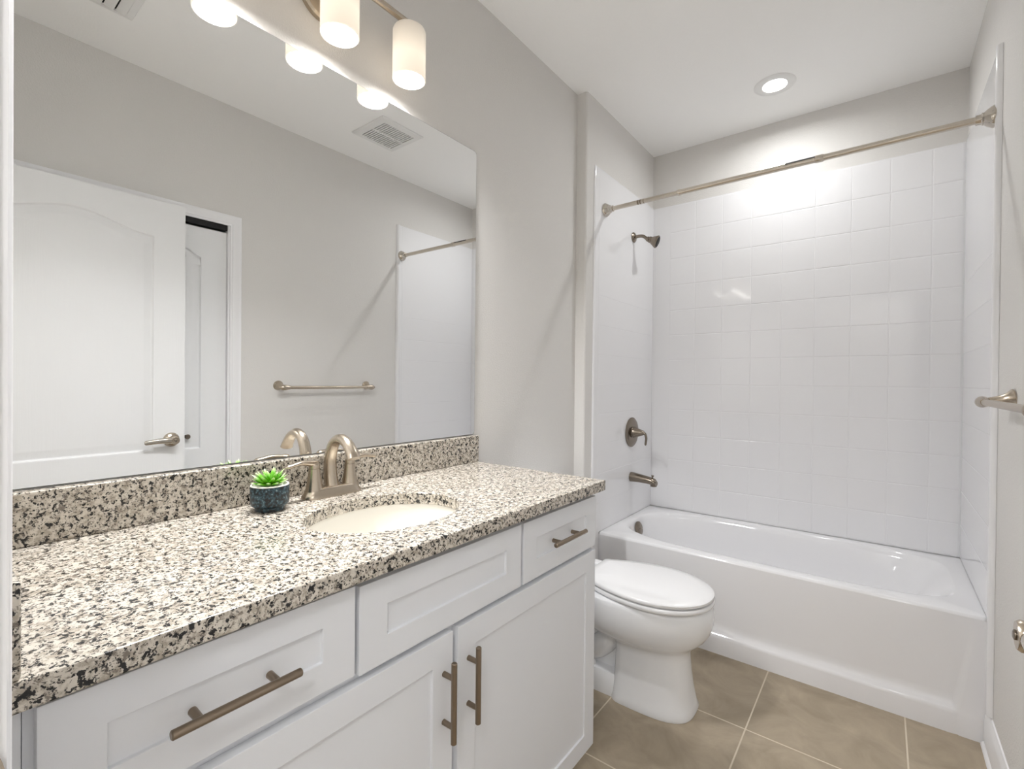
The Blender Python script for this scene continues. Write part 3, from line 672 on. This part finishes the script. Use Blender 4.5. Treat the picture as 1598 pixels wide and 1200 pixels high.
# ------------------------------------------------------------------ toilet
TY = 1.695
to = thing('toilet', 'white elongated toilet with closed lid between the vanity and bathtub', 'toilet', (.40, TY, 0))
def egg(xb, xf, hw, z, n=56, eb=2.6, ef=2.1, mid=.45, dy=0):
    xm = lerp(xb, xf, mid); out = []
    for k in range(n):
        t = 2*pi*k/n; c, s = cos(t), sin(t); e = ef if c > 0 else eb
        out.append((xm + ((xf - xm) if c > 0 else (xm - xb))*math.copysign(abs(c)**(2/e), c), TY + dy + hw*math.copysign(abs(s)**(2/e), s), z))
    return out
RIM = .418
bw = MB().loft([egg(.425, .728, .126, .0004, eb=5, ef=3.0, mid=.3), egg(.425, .731, .128, .010, eb=5, ef=3.0, mid=.3), egg(.427, .723, .123, .03, eb=4.6, ef=2.9, mid=.3), egg(.43, .713, .115, .09, eb=4.4, ef=2.7, mid=.3), egg(.43, .706, .110, .15, eb=4, ef=2.6, mid=.3), egg(.43, .702, .107, .205, eb=3.6, ef=2.5, mid=.3), egg(.415, .704, .110, .230, eb=3, ef=2.4, mid=.35),
                egg(.35, .717, .128, .247, eb=2.6, ef=2.2, mid=.4), egg(.29, .736, .152, .264, ef=2.2), egg(.245, .760, .173, .287, ef=2.15), egg(.22, .777, .186, .315), egg(.205, .787, .193, .347), egg(.20, .790, .194, .376), egg(.20, .787, .192, .398), egg(.20, .779, .188, .412), egg(.205, .770, .183, RIM), egg(.23, .74, .155, RIM)])
bw.obj('bowl', M_porc, to, smooth=60)
tr = MB()      # rear foot and the moulded trapway behind the front column
tr.loft([egg(.075, .50, .108, .0004, eb=6, ef=6, mid=.5), egg(.075, .50, .110, .02, eb=6, ef=6, mid=.5), egg(.08, .50, .106, .075, eb=6, ef=6, mid=.5), egg(.085, .50, .100, .088, eb=6, ef=6, mid=.5), egg(.10, .48, .085, .092, eb=6, ef=6, mid=.5)])
tr.loft([egg(.10, .46, .060, .05, eb=5, ef=5, mid=.5), egg(.10, .46, .058, .2, eb=5, ef=5, mid=.5), egg(.06, .46, .12, .33, eb=5, ef=5, mid=.5), egg(.05, .42, .15, .40, eb=5, ef=5, mid=.5), egg(.05, .40, .15, .414, eb=5, ef=5, mid=.5)])
for s in (-1, 1):
    p = bez([(.42, TY + s*.052, .245), (.37, TY + s*.052, .175), (.32, TY + s*.052, .145), (.265, TY + s*.052, .18), (.225, TY + s*.054, .225), (.18, TY + s*.052, .23), (.14, TY + s*.05, .18), (.125, TY + s*.05, .10), (.12, TY + s*.05, .05)], 8)
    tr.tube(p, .047, 18)
tr.obj('trapway', M_porc, to, smooth=50)
for s in (-1, 1): MB().lathe([(.016, 0), (.016, .008), (.011, .018), (0, .022)], (.335, TY + s*.082, .090), (0, 0, 1), 24).obj('bolt_cap', M_porc, to)
def lidring(xb, xf, hw, z):
    xm = lerp(xb, xf, .54); half = []
    for k in range(25):
        t = pi/2*k/24; half.append((xm + (xf - xm)*cos(t)**.95, hw*sin(t)**.95))
    for k in range(1, 17):
        t = k/16; half.append((lerp(xm, xb + .022, t), hw - .38*hw*t**1.9))
    wb = half[-1][1]; half += [(xb + .022 - .022*sin(q), wb - .022 + .022*cos(q)) for q in (.4, .8, 1.2, pi/2)]
    half.append((xb, wb*.4))
    return [(x, TY + y, z) for x, y in half] + [(x, TY - y, z) for x, y in reversed(half[1:])]
MB().loft([lidring(.302, .782, .186, RIM + .003), lidring(.298, .788, .190, RIM + .007), lidring(.298, .789, .1905, RIM + .016), lidring(.302, .785, .187, RIM + .021), lidring(.32, .75, .17, RIM + .0215)]).obj('seat', M_seat, to, smooth=50)
MB().loft([lidring(.297, .780, .184, RIM + .0245), lidring(.293, .786, .188, RIM + .029), lidring(.293, .786, .188, RIM + .037), lidring(.299, .778, .182, RIM + .0425), lidring(.33, .735, .15, RIM + .046), lidring(.42, .62, .078, RIM + .048)]).obj('lid', M_seat, to, smooth=50)
for s in (-1, 1): MB().box((.250, TY + s*.075 - .022, RIM + .001), (.2915, TY + s*.075 + .022, RIM + .034)).obj('hinge', M_seat, to, smooth=0, bevel=.006, seg=3)
def rr(x0, x1, hw, z, r=.03):
    out = []
    for cx, cy, a0 in ((x1 - r, hw - r, 0), (x0 + r, hw - r, pi/2), (x0 + r, -hw + r, pi), (x1 - r, -hw + r, 1.5*pi)):
        for k in range(8): a = a0 + pi/2*k/7; out.append((cx + r*cos(a), TY + cy + r*sin(a), z))
    return out
MB().loft([rr(.035, .165, .175, RIM - .002), rr(.025, .180, .19, RIM + .03), rr(.020, .190, .205, RIM + .33)]).obj('tank', M_porc, to, smooth=50)
MB().loft([rr(.016, .196, .211, RIM + .331), rr(.014, .198, .213, RIM + .340), rr(.014, .198, .213, RIM + .358), rr(.020, .190, .206, RIM + .366)]).obj('tank_lid', M_porc, to, smooth=50)
fl = MB().lathe([(.013, 0), (.013, .01), (0, .013)], (.189, TY - .15, RIM + .27), (1, 0, 0), 20); fl.tube([(.200, TY - .15, RIM + .27), (.206, TY - .11, RIM + .267), (.206, TY - .075, RIM + .262)], [.006, .007, .005], 12); fl.obj('flush_lever', M_chrome, to)
